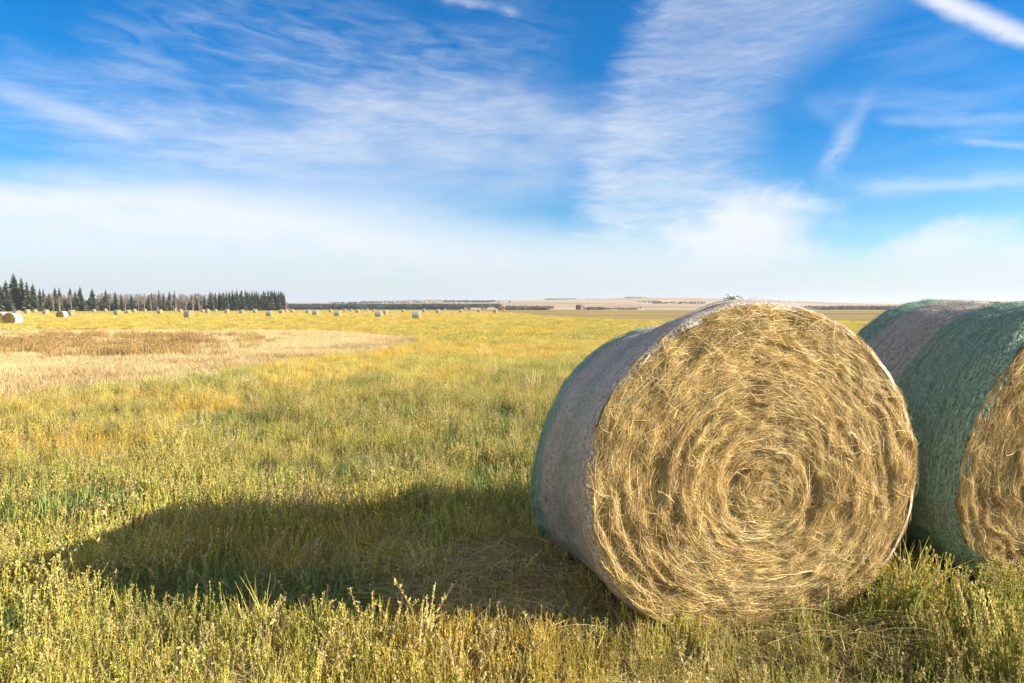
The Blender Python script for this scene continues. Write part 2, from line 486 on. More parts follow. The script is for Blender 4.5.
FRONT2 = dict(hw=.92, zw=.62, top=1.70, c=.7, e=.6, rw=.18, rd=.14)
BACK2 = dict(hw=.96, zw=.58, top=1.70, c=.75, e=.55)
B2 = place_bale(3.275, 3.78, YAW2)
root2 = empty('round_hay_bale', B2, YAW2)
tag(root2, 'large round bale at the right edge, mostly green and grey net wrap showing', 'hay bale', 'big bales in the foreground')
M_NET2 = net_material('green_net_with_grey_band', [(-.2, .46), (.80, 1.2)])
link('net_wrap', net_mesh(FRONT2, BACK2, BALE_L - .03, 420, 120, 3, 170), M_NET2, root2)
link('hay_end', hay_end_mesh(FRONT2, BACK2, BALE_L - .03, 21, 120000), M_STRAW, root2)
link('hay_end', hay_end_mesh(FRONT2, BACK2, BALE_L - .03, 22, 3000, 160, 40, side=1, cz=.66, wmax=.005), M_STRAW, root2)

# ------------------------------------------------------------------ bales out in the field
FARB = dict(hw=.86, zw=.74, top=1.66, c=.6, e=.7)
proto_net = [net_mesh(FARB, FARB, 1.35, 36, 3, 5), net_mesh(dict(FARB, top=1.55, zw=.66, hw=.9), dict(FARB, top=1.5, hw=.92, zw=.6), 1.3, 36, 3, 6)]
fp = [FARB, dict(FARB, top=1.55, zw=.66, hw=.9)]; bp_ = [FARB, dict(FARB, top=1.5, hw=.92, zw=.6)]
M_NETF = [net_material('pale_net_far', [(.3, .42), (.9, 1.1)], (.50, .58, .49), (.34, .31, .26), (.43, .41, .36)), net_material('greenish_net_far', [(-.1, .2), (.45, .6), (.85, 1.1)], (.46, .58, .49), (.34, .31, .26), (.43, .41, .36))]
for a, m in zip(proto_net, M_NETF): a.materials.append(m)
proto_end = [[hay_end_mesh(fp[k], bp_[k], (1.35, 1.3)[k], 31 + 2 * k + (s > 0), 900, 40, 14, side=s, wmin=.006, wmax=.014) for s in (-1, 1)] for k in range(2)]
for k in range(2):
    for a in proto_end[k]: a.materials.append(M_STRAW)
BALES = [  # px centre, pixel height, kind, turn (deg), label
 (1.5, 12.6, 0, 2, 'brown faced hay bale cut off by the left edge of the photo'),
 (13, 13.2, 1, -4, 'largest far bale, tan end and whitish net, beside the one cut by the left edge'),
 (18, 7.0, 1, 30, 'greenish topped bale peeking out behind the largest far bale'),
 (28, 4.6, 0, 40, 'small pale bale under the tallest spruces, right of the largest far bale'),
 (35.5, 3.5, 1, 20, 'tiny pale bale between two bigger ones under the leftmost spruces'),
 (46.5, 5.2, 0, 60, 'wide pale bale left of the tan ended bale with a white net'),
 (62.5, 8.0, 1, -5, 'tan ended bale with bright white net, left of a grey one touching it'),
 (72, 6.3, 0, 50, 'grey netted bale touching the right side of a tan ended bale'),
 (94.5, 3.1, 1, 70, 'tiny pale bale at the foot of the broad spruce standing apart'),
 (106, 2.8, 0, 30, 'tiny pale bale left of the bale with a bright sunlit right end'),
 (118.3, 6.2, 0, 48, 'grey netted bale with a bright yellow sunlit right end below bare trees'),
 (128.5, 4.9, 1, 75, 'pale bale close to the right of the yellow ended one'),
 (135, 3.3, 0, 20, 'tiny bale at the right end of a line of three below bare trees'),
 (145.5, 2.7, 1, 50, 'very small pale bale alone between the line of three and a whiter bale'),
 (160.5, 4.8, 0, 62, 'small whitish bale alone below the middle of the wood'),
 (175.5, 2.3, 1, 35, 'speck of a bale just left of the dark sided bale'),
 (180.8, 3.3, 0, 70, 'tiny pale bale behind the dark sided bale'),
 (189.5, 8.3, 0, 42, 'dark sided bale with a glowing sunlit right end, biggest below the wood'),
 (203, 3.3, 1, 70, 'tiny flat looking bale right of the dark sided bale, left of its pair'),
 (208, 4.1, 0, 55, 'small pale bale, right hand one of a pair beyond the dark sided bale'),
 (216, 2.6, 1, 45, 'speck of a bale below where the dense spruces begin'),
 (227.4, 4.1, 0, 50, 'small cream bale alone below the dense spruces'),
 (242.3, 4.6, 1, 65, 'pale bale below the dense spruces with a yellow sunlit edge'),
 (255.5, 4.0, 0, 72, 'pale bale behind and left of the dark footed grey bale'),
 (270.3, 6.9, 1, 70, 'grey bale with a dark foot near the right end of the wood'),
 (282, 4.8, 0, 60, 'whitish bale right under the last spruce of the wood'),
 (286.5, 3.0, 1, 30, 'tiny bale tucked against the whitish bale under the last spruce'),
 (292.5, 3.1, 0, 55, 'tiny white bale just past the right end of the wood'),
 (308.3, 4.3, 1, 70, 'greenish bale, smaller left neighbour of a grey bale past the wood'),
 (316, 6.0, 0, 68, 'grey green bale, bigger right hand one of a pair past the wood'),
 (331, 3.4, 1, 50, 'tiny bale behind the left shoulder of a greenish bale'),
 (338.3, 7.0, 1, 74, 'greenish white bale between the pair past the wood and a row of specks'),
 (345, 2.6, 0, 40, 'speck of a bale right beside a greenish white bale'),
 (351.3, 2.6, 1, 60, 'speck of a bale second in the row right of the greenish white bale'),
 (358, 4.3, 0, 50, 'small pale bale in the middle of the row of specks'),
 (362, 2.1, 1, 70, 'speck of a bale touching the horizon woods above a small pale bale'),
 (367.5, 2.1, 0, 40, 'last speck of a bale before two overlapping white bales'),
 (374, 2.7, 1, 50, 'tiny bale behind the left one of two overlapping white bales'),
 (379.3, 7.7, 1, 72, 'whitish green bale, left and nearer of two overlapping bales'),
 (385, 5.6, 0, 50, 'white bale, right and farther of two overlapping bales'),
 (403.5, 3.1, 1, 60, 'tiny bale against the dark woods left of the square looking bale'),
 (417, 9.0, 1, 80, 'square looking green grey bale, largest below the dark far woods'),
 (424, 3.1, 0, 40, 'tiny bale behind the right side of the square looking bale'),
 (438, 4.1, 0, 55, 'yellowish bale alone right of the square looking bale'),
 (445, 2.1, 1, 50, 'speck of a bale beyond the yellowish bale'),
 (461, 3.6, 0, 65, 'cream bale between two dark bushes and the dark far woods'),
 (479, 3.1, 1, 45, 'tiny white bale just in front of two dark round trees'),
 (495.5, 4.3, 0, 35, 'white bale with a dark left side at the right end of the scattered bales'),
 (503.5, 2.1, 1, 60, 'speck of a bale, last one to the right before the open hills'),
]
for px, h, k, rot, lab in BALES:
    d = 1.68 * F / h; x = (px - 512) / F * d
    o = empty('round_hay_bale', (x, d, float(terr(x, d)) - .02), R_(rot if rot < 10 else 62 + rot * .24))
    tag(o, lab, 'hay bale', 'bales scattered over the far field')
    link('net_wrap', proto_net[k], None, o)
    for a in proto_end[k]: link('hay_end', a, None, o)

# ------------------------------------------------------------------ trees
def spruce_parts(seed, H=20.0, W=3.0, dens=1.0):
    r = np.random.default_rng(seed)
    tr = MB(); tr.tube([(0, 0, -.3), (.05, 0, H * .5), (0, .05, H * .97)], [.22, .14, .03], 6)
    cr = MB()
    nw = int(34 * dens)
    for i in range(nw):
        f = i / (nw - 1)
        z = H * (.06 + .93 * f) 
        rad = W * (1 - f) ** .72 * (.75 + .4 * r.random()) + .12
        nb = int(9 - 4 * f)
        a0 = r.random() * 6.28
        for b in range(nb):
            if r.random() < .08: continue
            a = a0 + b / nb * 6.28 + r.normal(0, .2)
            L = rad * (.7 + .5 * r.random())
            m = 4
            s = np.linspace(0, 1, m)
            drop = -.28 * L * s ** 1.5 + .10 * L * s ** 4
            cx = np.stack([np.cos(a) * L * s, np.sin(a) * L * s, z + drop], 1)
            w = np.array([.22, .36, .30, .05]) * L + .10
            side = np.array([-math.sin(a), math.cos(a), 0])
            g = .75 + .5 * r.random()
            col = np.array([.075, .098, .045]) * g if r.random() < .75 else np.array([.125, .135, .060]) * g
            tilt = r.normal(0, .35)
            sv = side * math.cos(tilt) + np.array([0, 0, 1]) * math.sin(tilt)
            V = np.concatenate([cx - sv * w[:, None], cx + sv * w[:, None]])
            V[:, 2] -= np.abs(np.concatenate([w, w])) * .25
            V += r.normal(0, .05, V.shape)
            cr.add(V, [(q, q+1, m+q+1, m+q) for q in range(m-1)], col=col)
            # hanging needle curtains
            V2 = np.concatenate([cx, cx + np.array([0, 0, -1]) * (w[:, None] * .9 + .1) + r.normal(0, .08, (m, 3))])
            cr.add(V2, [(q, q+1, m+q+1, m+q) for q in range(m-1)], col=col * .9)
    return tr.mesh('trunk'), cr.mesh('crown')
def aspen_parts(seed, H=14.0):
    r = np.random.default_rng(seed)
    tr = MB(); lean = r.normal(0, .4, 2)
    spine = np.array([(0, 0, -.3), (lean[0]*.3, lean[1]*.3, H*.4), (lean[0], lean[1], H*.97)])
    tr.tube(spine, [.17, .12, .03], 6)
    cr = MB()
    for i in range(46):
        f = .35 + .63 * r.random(); a = r.random() * 6.28
        base = np.array([lean[0]*f, lean[1]*f, H*f])
        L = (1.15 - f) * H * .22 * (.6 + .7 * r.random()) + .4
        up = .6 + .5 * r.random()
        tip = base + np.array([math.cos(a)*L, math.sin(a)*L, up*L])
        mid = (base + tip) / 2 + r.normal(0, .12, 3)
        g = .8 + .4 * r.random()
        cr.tube([base, mid, tip], [.07, .05, .025], 3, np.array([.19, .155, .12]) * g)
        for q in range(6):
            s = .3 + .7 * r.random(); p = base + (tip - base) * s
            e = p + np.array([r.normal(0, .4), r.normal(0, .4), .25 + .5 * r.random()]) * L * .35
            cr.tube([p, e], [.045, .022], 3, np.array([.19, .155, .12]) * g)
    return tr.mesh('trunk'), cr.mesh('crown')
def round_tree_parts(seed, H=9.0, W=4.0, col=(.05, .06, .025)):
    r = np.random.default_rng(seed)
    tr = MB(); tr.tube([(0, 0, -.3), (.1, 0, H * .35), (0, .1, H * .8)], [.25, .18, .05], 6)
    for k in range(6):
        a = r.random() * 6.28; z = H * (.25 + .3 * r.random())
        tr.tube([(0, 0, z), (math.cos(a) * W * .4, math.sin(a) * W * .4, z + H * .25)], [.1, .03], 4)
    cr = MB()
    n = 700
    cl = r.normal(0, 1, (26, 3)); cl /= np.linalg.norm(cl, axis=1)[:, None]; cl *= (.45 + .5 * r.random(26))[:, None]
    c0 = cl[r.integers(0, 26, n)] + r.normal(0, .16, (n, 3))
    ctr = np.stack([c0[:, 0] * W, c0[:, 1] * W, H * .58 + c0[:, 2] * H * .40], 1)
    ctr[:, 2] = np.maximum(ctr[:, 2], .3)
    u = r.normal(0, 1, (n, 3)); u /= np.linalg.norm(u, axis=1)[:, None]
    v = np.cross(u, r.normal(0, 1, (n, 3))); v /= np.linalg.norm(v, axis=1)[:, None]
    sz = (.18 + .28 * r.random(n))[:, None] * H / 9
    V = np.stack([ctr - u * sz, ctr + v * sz * .7, ctr + u * sz, ctr - v * sz * .7], 1).reshape(-1, 3)
    cc = np.asarray(col) * (.6 + .8 * r.random(n))[:, None]
    cr.add(V, np.arange(4 * n).reshape(-1, 4), col=np.repeat(cc, 4, axis=0))
    return tr.mesh('trunk'), cr.mesh('crown')

def tree_protos(maker, mats, args):
    out = []
    for a in args:
        t, c = maker(**a); t.materials.append(mats[0]); c.materials.append(mats[1]); out.append((t, c, a.get('H', 20)))
    return out
SPR = tree_protos(spruce_parts, (M_BARK, M_TREE), [dict(seed=1, H=20., W=4.8), dict(seed=2, H=20., W=4.0), dict(seed=3, H=20., W=3.4), dict(seed=4, H=20., W=5.2), dict(seed=5, H=20., W=3.0)])
ASP = tree_protos(aspen_parts, (M_PALEBARK, M_TWIG), [dict(seed=k, H=14.) for k in (11, 12, 13, 14)])
def plant_tree(proto, name, x, y, H, label, cat, group=None, wide=1.0, z=None):
    t, c, H0 = proto
    o = empty(name, (x, y, float(terr(x, y)) - .05 if z is None else z), random.random() * 6.28)
    s = H / H0; o.scale = (s * wide, s * wide, s)
    tag(o, label, cat, group)
    link('trunk', t, None, o); link('crown', c, None, o)
    return o
def wood_d(px): return 420 + 180 * px / 285
G_SP = 'spruces along the edge of the wood'
spr = [ # px, top py, proto, label
 (7, 279.5, 0, 'dark spruce left of the tallest one at the far left of the wood'),
 (15, 273, 3, 'tallest and broadest spruce of the wood, near the left edge'),
 (22.7, 277, 1, 'slim spruce pressed against the right side of the tallest spruce'),
 (28, 281, 2, 'narrow spruce between the tallest spruce and a lower broad one'),
 (34, 283, 0, 'dark spruce ending the tall clump at the left of the wood'),
 (40.7, 288, 2, 'low thin spruce, left one of two just past the tall clump'),
 (44.3, 288.3, 4, 'low thin spruce, right one of two just past the tall clump'),
 (50, 292.5, 1, 'shortest spruce between the thin pair and the twin spires'),
 (56, 287, 1, 'broader left spire of the twin spruces beside grey bare trees'),
 (60.3, 287, 2, 'thinner right spire of the twin spruces beside grey bare trees'),
 (71, 287, 1, 'thin topped spruce left of the isolated green group'),
 (76, 290, 2, 'low dark spruce in the middle of the isolated green group'),
 (81, 286, 0, 'greenest spruce, tallest of the isolated group'),
 (93, 288, 3, 'broad spruce standing apart right of the isolated green group'),
 (106.5, 289, 2, 'spruce rising above bare trees, first right of the broad lone one'),
 (110, 294, 4, 'short spruce close right of one rising above bare trees'),
 (116, 291, 1, 'spruce second in the line rising above the bare trees'),
 (122, 294, 2, 'low spruce third in the line rising above the bare trees'),
 (132, 294, 1, 'low spruce standing alone among the grey bare trees'),
]
for px, ty, k, lab in spr:
    d = wood_d(px) + random.uniform(-8, 8); x = (px - 512) / F * d
    b = float(terr(x, d)); H = CAM_H + (HOR - ty) * d / F - b
    plant_tree(SPR[k], 'spruce_tree', x, d, H, lab, 'tree', G_SP, wide={0: .95, 3: 1.0}.get(k, 1.0))
mid = [(149,294),(152,292),(159.5,289),(164,293.5),(170,290.5),(175,290),(192,294),(196,292),(205,295)]
for i, (px, ty) in enumerate(mid):
    d = wood_d(px) + random.uniform(-10, 15); x = (px - 512) / F * d
    H = CAM_H + (HOR - ty) * d / F - float(terr(x, d))
    plant_tree(SPR[(1, 2, 4)[i % 3]], 'spruce_tree', x, d, H, 'thin dark spruce mixed with bare trees in the middle of the wood', 'tree', 'thin spruces in the middle of the wood', wide=.9)
right = [211,216,220,224,227,230,233,237.5,242,246,250,255,259,264,268.6,271.5,275,279,282.5] + [213.5,222,235.5,240,248,252.5,257,261.5,266,273,277,281,284.5]
for i, px in enumerate(right):
    d = wood_d(px) + (random.uniform(-10, 10) if i < 19 else random.uniform(14, 34)); x = (px - 512) / F * d
    ty = 290.2 + random.uniform(-1.4, 1.8) + (1.5 if i >= 19 else 0)
    H = CAM_H + (HOR - ty) * d / F - float(terr(x, d))
    plant_tree(SPR[(1, 2, 4, 0, 2)[i % 5]], 'spruce_tree', x, d, H, 'slender dark spruce packed into the solid right end of the wood', 'tree', 'dense spruces at the right end of the wood')
for px in (-62, -50, -41, -30, -22, -12, -4, 2):
    d = wood_d(px) + random.uniform(0, 25); x = (px - 512) / F * d
    plant_tree(SPR[random.choice((0, 1, 3))], 'spruce_tree', x, d, random.uniform(14, 18), 'dark spruce filling in behind the tall clump at the left edge', 'tree', 'spruces at the left edge of the wood')
for i in range(225):
    px = random.choice([random.uniform(34, 74), random.uniform(96, 228), random.uniform(98, 215), random.uniform(120, 210)])
    d = wood_d(px) + random.uniform(-4, 34); x = (px - 512) / F * d
    ty = 295.0 + random.uniform(-1.8, 2.6)
    H = CAM_H + (HOR - ty) * d / F - float(terr(x, d))
    sect = ('grey bare leafless tree among the spruces left of the broad lone spruce', 'bare trees left of the lone spruce') if px < 90 else ('pale bare leafless tree in the thin middle stretch of the wood', 'bare trees in the middle of the wood')
    plant_tree(ASP[i % 4], 'bare_tree', x, d, H, sect[0], 'tree', sect[1])

# brush at the foot of the wood and hedges beyond: masses nobody could count
def brush_mesh(name, centres, size, cols, n_per, leaf, seed):
    r = np.random.default_rng(seed)
    c = np.repeat(np.asarray(centres, float), n_per, axis=0)
    n = len(c)
    s = np.repeat(np.asarray(size, float), n_per, axis=0)
    g = r.normal(0, .42, (n, 3)); g[:, 2] = np.abs(r.beta(1.6, 1.8, n))
    p = c + g * s
    u = r.normal(0, 1, (n, 3)); u[:, 2] = np.abs(u[:, 2]) + .5; u /= np.linalg.norm(u, axis=1)[:, None]
    v = np.cross(u, r.normal(0, 1, (n, 3))); v /= np.linalg.norm(v, axis=1)[:, None] + 1e-9
    sz = (leaf * (.6 + .9 * r.random(n)) * (np.repeat(np.asarray(size, float)[:, 2], n_per) ** .5))[:, None]
    V = np.stack([p - u * sz, p + v * sz * .5, p + u * sz, p - v * sz * .5], 1).reshape(-1, 3)
    cols = np.asarray(cols)
    grp = np.repeat(r.integers(0, len(cols), len(centres)), n_per)
    cc = cols[grp] * (.65 + .7 * r.random(n))[:, None]
    me = mesh_np(name, V, quads=np.arange(4 * n).reshape(-1, 4))
    vcol(me, 'vc', np.repeat(cc, 4, axis=0))
    me.materials.append(M_TREE)
    return me
cs, ss_ = [], []
for i in range(520):
    px = random.uniform(-40, 287); d = wood_d(px) + random.uniform(4, 40); x = (px - 512) / F * d
    cs.append((x, d, float(terr(x, d)))); ss_.append((3.0, 3.0, random.uniform(3.0, 9.5)))
o = link('underbrush', brush_mesh('underbrush', cs, ss_, [(.17, .135, .10), (.14, .11, .08), (.09, .08, .055), (.20, .16, .12)], 80, .24, 41))
tag(o, 'grey brown tangle of bare brush filling the foot of the wood', 'brush', kind='stuff')

def ridge_patch(name, spans, cols, label, cat, seed, leaf=.36, n_per=60, wide=1.1):
    """spans: px0, px1, py_base, py_top, count, distance"""
    cs, ss_ = [], []
    for px0, px1, yb, yt, n, d in spans:
        for i in range(n):
            px = random.uniform(px0, px1); dd = d * random.uniform(.96, 1.05)
            x = (px - 512) / F * dd; z = float(terr(x, dd))
            h = max(2.0, CAM_H + (HOR - random.uniform(yt, yt * .7 + yb * .3)) * dd / F - z)
            cs.append((x, dd, z - .3)); ss_.append((h * wide, h * wide, h))
    o = link(name, brush_mesh(name, cs, ss_, cols, n_per, leaf, seed))
    return tag(o, label, cat, kind='stuff')
DARK = [(.030, .040, .026), (.040, .048, .028), (.05, .055, .035)]
BARE = [(.17, .12, .085), (.13, .095, .07), (.20, .14, .095)]
ridge_patch('distant_woods', [(286, 462, 309, 304.8, 260, 740), (286, 500, 307, 303.4, 300, 980), (288, 500, 306, 303.2, 260, 1250), (330, 500, 304, 301.6, 220, 1650), (445, 495, 303, 299.8, 90, 1800)], DARK,
            'long dark blue band of far woods on the horizon past the spruces', 'woods', 51)
ridge_patch('distant_woods', [(362, 405, 304, 300.4, 70, 2150), (405, 455, 302, 299.6, 60, 2250)], BARE,
            'pinkish bare woods on the skyline above the dark far band', 'woods', 52)
ridge_patch('hedge_row', [(500, 548, 309.5, 306.2, 80, 700), (505, 552, 309, 305.0, 70, 860)], BARE + [(.06, .06, .035)],
            'brown bare hedge at the foot of the beige hills left of the red barn', 'hedge', 53)
ridge_patch('hedge_row', [(586, 603, 309.4, 306.6, 34, 720), (603, 636, 309.4, 308, 30, 740)], BARE + [(.05, .05, .03), (.05, .05, .03)],
            'dark low hedge running right from the red barn', 'hedge', 54)
ridge_patch('shelter_belt', [(652, 705, 307, 303.4, 110, 1300), (636, 660, 306, 303.2, 30, 1400)], [(.05, .055, .04), (.07, .065, .05), (.10, .08, .06)],
            'grey green tree belt on the beige hillside just left of the big bale', 'tree belt', 55)
ridge_patch('hedge_row', [(800, 900, 309, 305.2, 120, 700)], BARE + [(.09, .075, .05)],
            'bare brown hedge seen in the gap between the two big bales', 'hedge', 56)
ridge_patch('skyline_trees', [(545, 577, 300.8, 298.2, 80, 2350)], DARK, 'left dark tree clump on the skyline of the beige hills', 'trees', 57)
ridge_patch('skyline_trees', [(585, 597, 300.2, 298.6, 16, 2450)], DARK, 'smallest dark tree clump on the skyline between two larger ones', 'trees', 58)
ridge_patch('skyline_trees', [(625, 644, 299, 296.6, 60, 2450)], DARK, 'right dark tree clump on the highest skyline above the red barn side', 'trees', 59)
RT = tree_protos(round_tree_parts, (M_BARK, M_TREE), [dict(seed=61, H=9., W=3.6), dict(seed=62, H=9., W=4.6)])
for px, yb, yt, d, k, lab in [
    (469, 311, 306.6, 560, 0, 'dark round tree by itself, left of two joined dark trees'),
    (482, 311, 307.2, 600, 0, 'lower left one of two joined dark trees in front of the hills'),
    (485.5, 311, 305.8, 610, 1, 'taller right one of two joined dark trees in front of the hills'),
    (496.5, 310, 305, 700, 0, 'small dark tree right of the joined pair at the foot of the hills'),
    (509.5, 305, 300.4, 1500, 0, 'lone upright tree halfway up the beige hillside'),
    (536, 310, 306.2, 720, 1, 'dark tree standing out of the brown hedge'),
    (640, 309.6, 307, 780, 1, 'low dark tree alone right of the hedge by the barn')]:
    x = (px - 512) / F * d; z = float(terr(x, d))
    H = max(3, CAM_H + (HOR - yt) * d / F - z)
    plant_tree(RT[k], 'leafy_tree', x, d, H, lab, 'tree')

# red barn far off
d = 720; x = (580.5 - 512) / F * d; z = float(terr(x, d))
bo = empty('barn', (x, d, z), R_(8)); tag(bo, 'small dark red barn at the foot of the beige hills', 'barn')
mb = MB(); mb.box((-4.4, -3, -.3), (4.4, 3, 3.0))
mb.add([(-4.4, -3, 3), (-4.4, 3, 3), (-4.4, 0, 5)], tris=[(0, 2, 1)]); mb.add([(4.4, -3, 3), (4.4, 3, 3), (4.4, 0, 5)], tris=[(0, 1, 2)])
link('wall', mb.mesh('wall'), plain('barn_boards', (.20, .06, .045), scale=1.5), bo)
mb = MB()
for s in (-1, 1):
    mb.add([(-4.7, s * 3.4, 2.75), (4.7, s * 3.4, 2.75), (4.7, 0, 5.05), (-4.7, 0, 5.05), (-4.7, s * 3.4, 2.9), (4.7, s * 3.4, 2.9), (4.7, 0, 5.2), (-4.7, 0, 5.2)],
           [(0, 1, 2, 3), (4, 7, 6, 5), (0, 4, 5, 1), (0, 3, 7, 4), (1, 5, 6, 2)])
link('roof', mb.mesh('roof'), plain('barn_roof', (.16, .12, .12), .6), bo)
mb = MB(); mb.box((-1.3, -3.06, -.2), (1.3, -3.005, 2.5)); link('door', mb.mesh('door'), plain('barn_door', (.30, .26, .22)), bo)

# ------------------------------------------------------------------ plants of the field
def blades(r, n, h0, h1, spread, lean, w, col, cvar=.3, k=4, tip=None, base_r=None):
    """n arched grass blades -> (V, Q, C)"""
    a = r.random(n) * 6.283; rad = (r.random(n) ** .5) * spread
    bx, by = np.cos(a) * rad, np.sin(a) * rad
    h = h0 + (h1 - h0) * r.random(n)
    da = r.random(n) * 6.283; le = np.abs(r.normal(0, lean, n))
    s = np.linspace(0, 1, k)[None]
    X = bx[:, None] + np.cos(da)[:, None] * (le * h)[:, None] * s ** 1.8
    Y = by[:, None] + np.sin(da)[:, None] * (le * h)[:, None] * s ** 1.8
    Z = h[:, None] * (s - .28 * np.clip(le, 0, 1.6)[:, None] * s ** 2.2)
    P = np.stack([X, Y, Z], -1)
    wa = r.random(n) * 6.283
    Wd = np.stack([np.cos(wa), np.sin(wa), np.zeros(n)], -1)[:, None] * (w * (.6 + .8 * r.random(n)))[:, None, None] * (1 - s[..., None] ** 2 * .85)
    V, Q = ribbons(P, Wd)
    C = np.asarray(col)[None] * (1 - cvar + 2 * cvar * r.random((n, 1)))
    C = np.repeat(C, k * 2, axis=0).reshape(n, k * 2, 3)
    if tip is not None:
        tt = np.repeat(np.linspace(0, 1, k), 2)[None, :, None]
        C = C * (1 - tt) + C * np.asarray(tip)[None, None] * tt
    return V, Q, C.reshape(-1, 3)
def leaf_quads(P, D, L, W, C):
    """diamond leaves at P along D"""
    n = len(P)
    r = np.random.default_rng(n)
    side = np.cross(D, r.normal(0, 1, (n, 3))); side /= np.linalg.norm(side, axis=1)[:, None] + 1e-9
    V = np.stack([P, P + D * (L * .5)[:, None] + side * W[:, None], P + D * L[:, None], P + D * (L * .5)[:, None] - side * W[:, None]], 1).reshape(-1, 3)
    return V, np.arange(4 * n).reshape(-1, 4), np.repeat(C, 4, axis=0)
def stalk_clump(seed, stems, h0, h1, leaves, llen, spread, dry=.4):
    """upright leafy stalks with small leaves all the way up"""
    r = np.random.default_rng(seed); mb = MB()
    for s in range(stems):
        a = r.random() * 6.28; rad = spread * r.random() ** .5
        b = np.array([math.cos(a) * rad, math.sin(a) * rad, 0]); h = h0 + (h1 - h0) * r.random()
        le = r.normal(0, .14, 2)
        t = np.linspace(0, 1, 5)
        spn = b + np.stack([le[0] * h * t ** 1.5, le[1] * h * t ** 1.5, h * t], 1)
        mb.tube(spn, np.linspace(.0022, .001, 5), 3, (1.0, .92, .75))
        n = leaves
        f = .12 + .88 * r.random(n) ** .8
        P = b + np.stack([le[0] * h * f ** 1.5, le[1] * h * f ** 1.5, h * f], 1)
        aa = r.random(n) * 6.28
        up = .8 + 1.5 * r.random(n)
        D = np.stack([np.cos(aa), np.sin(aa), up], 1); D /= np.linalg.norm(D, axis=1)[:, None]
        L = llen * (.5 + .8 * r.random(n)) * (1.15 - .5 * f)
        dr = r.random(n) < dry * (.4 + .9 * f)
        C = np.where(dr[:, None], np.array([1.22, 1.05, .85]), np.array([.84, 1.0, .75])) * (.66 + .55 * r.random((n, 1)))
        V, Q, C = leaf_quads(P, D, L, L * (.20 + .12 * r.random(n)), C)
        mb.add(V, Q, col=C)
    V, Q, C = blades(r, 9, h0 * .4, h1 * .8, spread * 1.2, .5, .0018, (.95, 1, .8))
    mb.add(V, Q, col=C)
    return mb.mesh('stalk')
def grass_tuft(seed, n, h0, h1, spread, lean, w, col=(1, 1, 1), tip=(1.3, 1.1, .9)):
    r = np.random.default_rng(seed); mb = MB()
    V, Q, C = blades(r, n, h0, h1, spread, lean, w, col, .35, 5, tip); mb.add(V, Q, col=C)
    return mb.mesh('tuft')
def oat_stems(seed, stems, h0, h1, spread):
    """dry oat straws with drooping husks"""
    r = np.random.default_rng(seed); mb = MB()
    for s in range(stems):
        a = r.random() * 6.28; rad = spread * r.random() ** .5
        b = np.array([math.cos(a) * rad, math.sin(a) * rad, 0]); h = h0 + (h1 - h0) * r.random()
        le = r.normal(0, .25, 2); t = np.linspace(0, 1, 6)
        spn = b + np.stack([le[0] * h * t ** 2, le[1] * h * t ** 2, h * (t - .06 * t ** 3)], 1)
        mb.tube(spn, np.linspace(.0022, .0008, 6), 3, (1.0, .85, .6))
        n = 22; f = .58 + .42 * r.random(n)
        P = b + np.stack([le[0] * h * f ** 2, le[1] * h * f ** 2, h * (f - .06 * f ** 3)], 1)
        aa = r.random(n) * 6.28
        D = np.stack([np.cos(aa) * .5, np.sin(aa) * .5, -.5 + 1.8 * r.random(n)], 1); D /= np.linalg.norm(D, axis=1)[:, None]
        L = .009 + .010 * r.random(n)
        V, Q, C = leaf_quads(P, D, L, L * .24, np.array([.98, .92, .78]) * (.6 + .5 * r.random((n, 1)))); mb.add(V, Q, col=C)
        V, Q, C = blades(r, 3, h * .3, h * .7, .02, .9, .0025, (1, .85, .55)); V[:, :2] += b[:2]; mb.add(V, Q, col=C)
    return mb.mesh('oat')
def far_patch(seed, n, size, h0, h1, w, dry=.4):
    r = np.random.default_rng(seed); mb = MB()
    V, Q, C = blades(r, n, h0, h1, size, .28, w, (1, 1, 1), .4, 3, (1.25, 1.1, .95)); mb.add(V, Q, col=C)
    m = int(n * .9); a = r.random(m) * 6.28; rd = size * r.random(m) ** .5
    P = np.stack([np.cos(a) * rd, np.sin(a) * rd, h0 * .5 + (h1 - h0 * .5) * r.random(m)], 1)
    D = r.normal(0, 1, (m, 3)); D[:, 2] = np.abs(D[:, 2]) + .3; D /= np.linalg.norm(D, axis=1)[:, None]
    L = w * (3.0 + 5 * r.random(m))
    C = np.where((r.random(m) < dry)[:, None], np.array([1.02, .98, .88]), np.array([.85, 1.0, .8])) * (.6 + .6 * r.random((m, 1)))
    V, Q, C = leaf_quads(P, D, L, L * .25, C); mb.add(V, Q, col=C)
    return mb.mesh('patch')
def lodged(seed, n, w=.0011):
    """flattened straw, combed roughly one way"""
    r = np.random.default_rng(seed); mb = MB(); k = 5
    a = r.normal(.5, .45, n); L = .18 + .35 * r.random(n)
    c = np.stack([r.normal(0, .16, n), r.normal(0, .16, n), .02 + .07 * r.random(n)], 1)
    s = np.linspace(-.5, .5, k)[None] * L[:, None]
    P = c[:, None] + np.stack([np.cos(a)[:, None] * s, np.sin(a)[:, None] * s + r.normal(0, .4, (n, 1)) * s ** 2, .05 * np.cos(s * 6) + r.normal(0, .12, (n, 1)) * s], -1)
    P[..., 2] = np.maximum(P[..., 2], .006)
    W = np.stack([-np.sin(a), np.cos(a), r.normal(0, .5, n)], -1)[:, None] * (w * (.6 + .8 * r.random(n)))[:, None, None] * np.ones((1, k, 1))
    V, Q = ribbons(P, W); mb.add(V, Q, col=np.repeat(np.array([1, .92, .75]) * (.6 + .7 * r.random((n, 1))), 2 * k, axis=0))
    return mb.mesh('lodged')

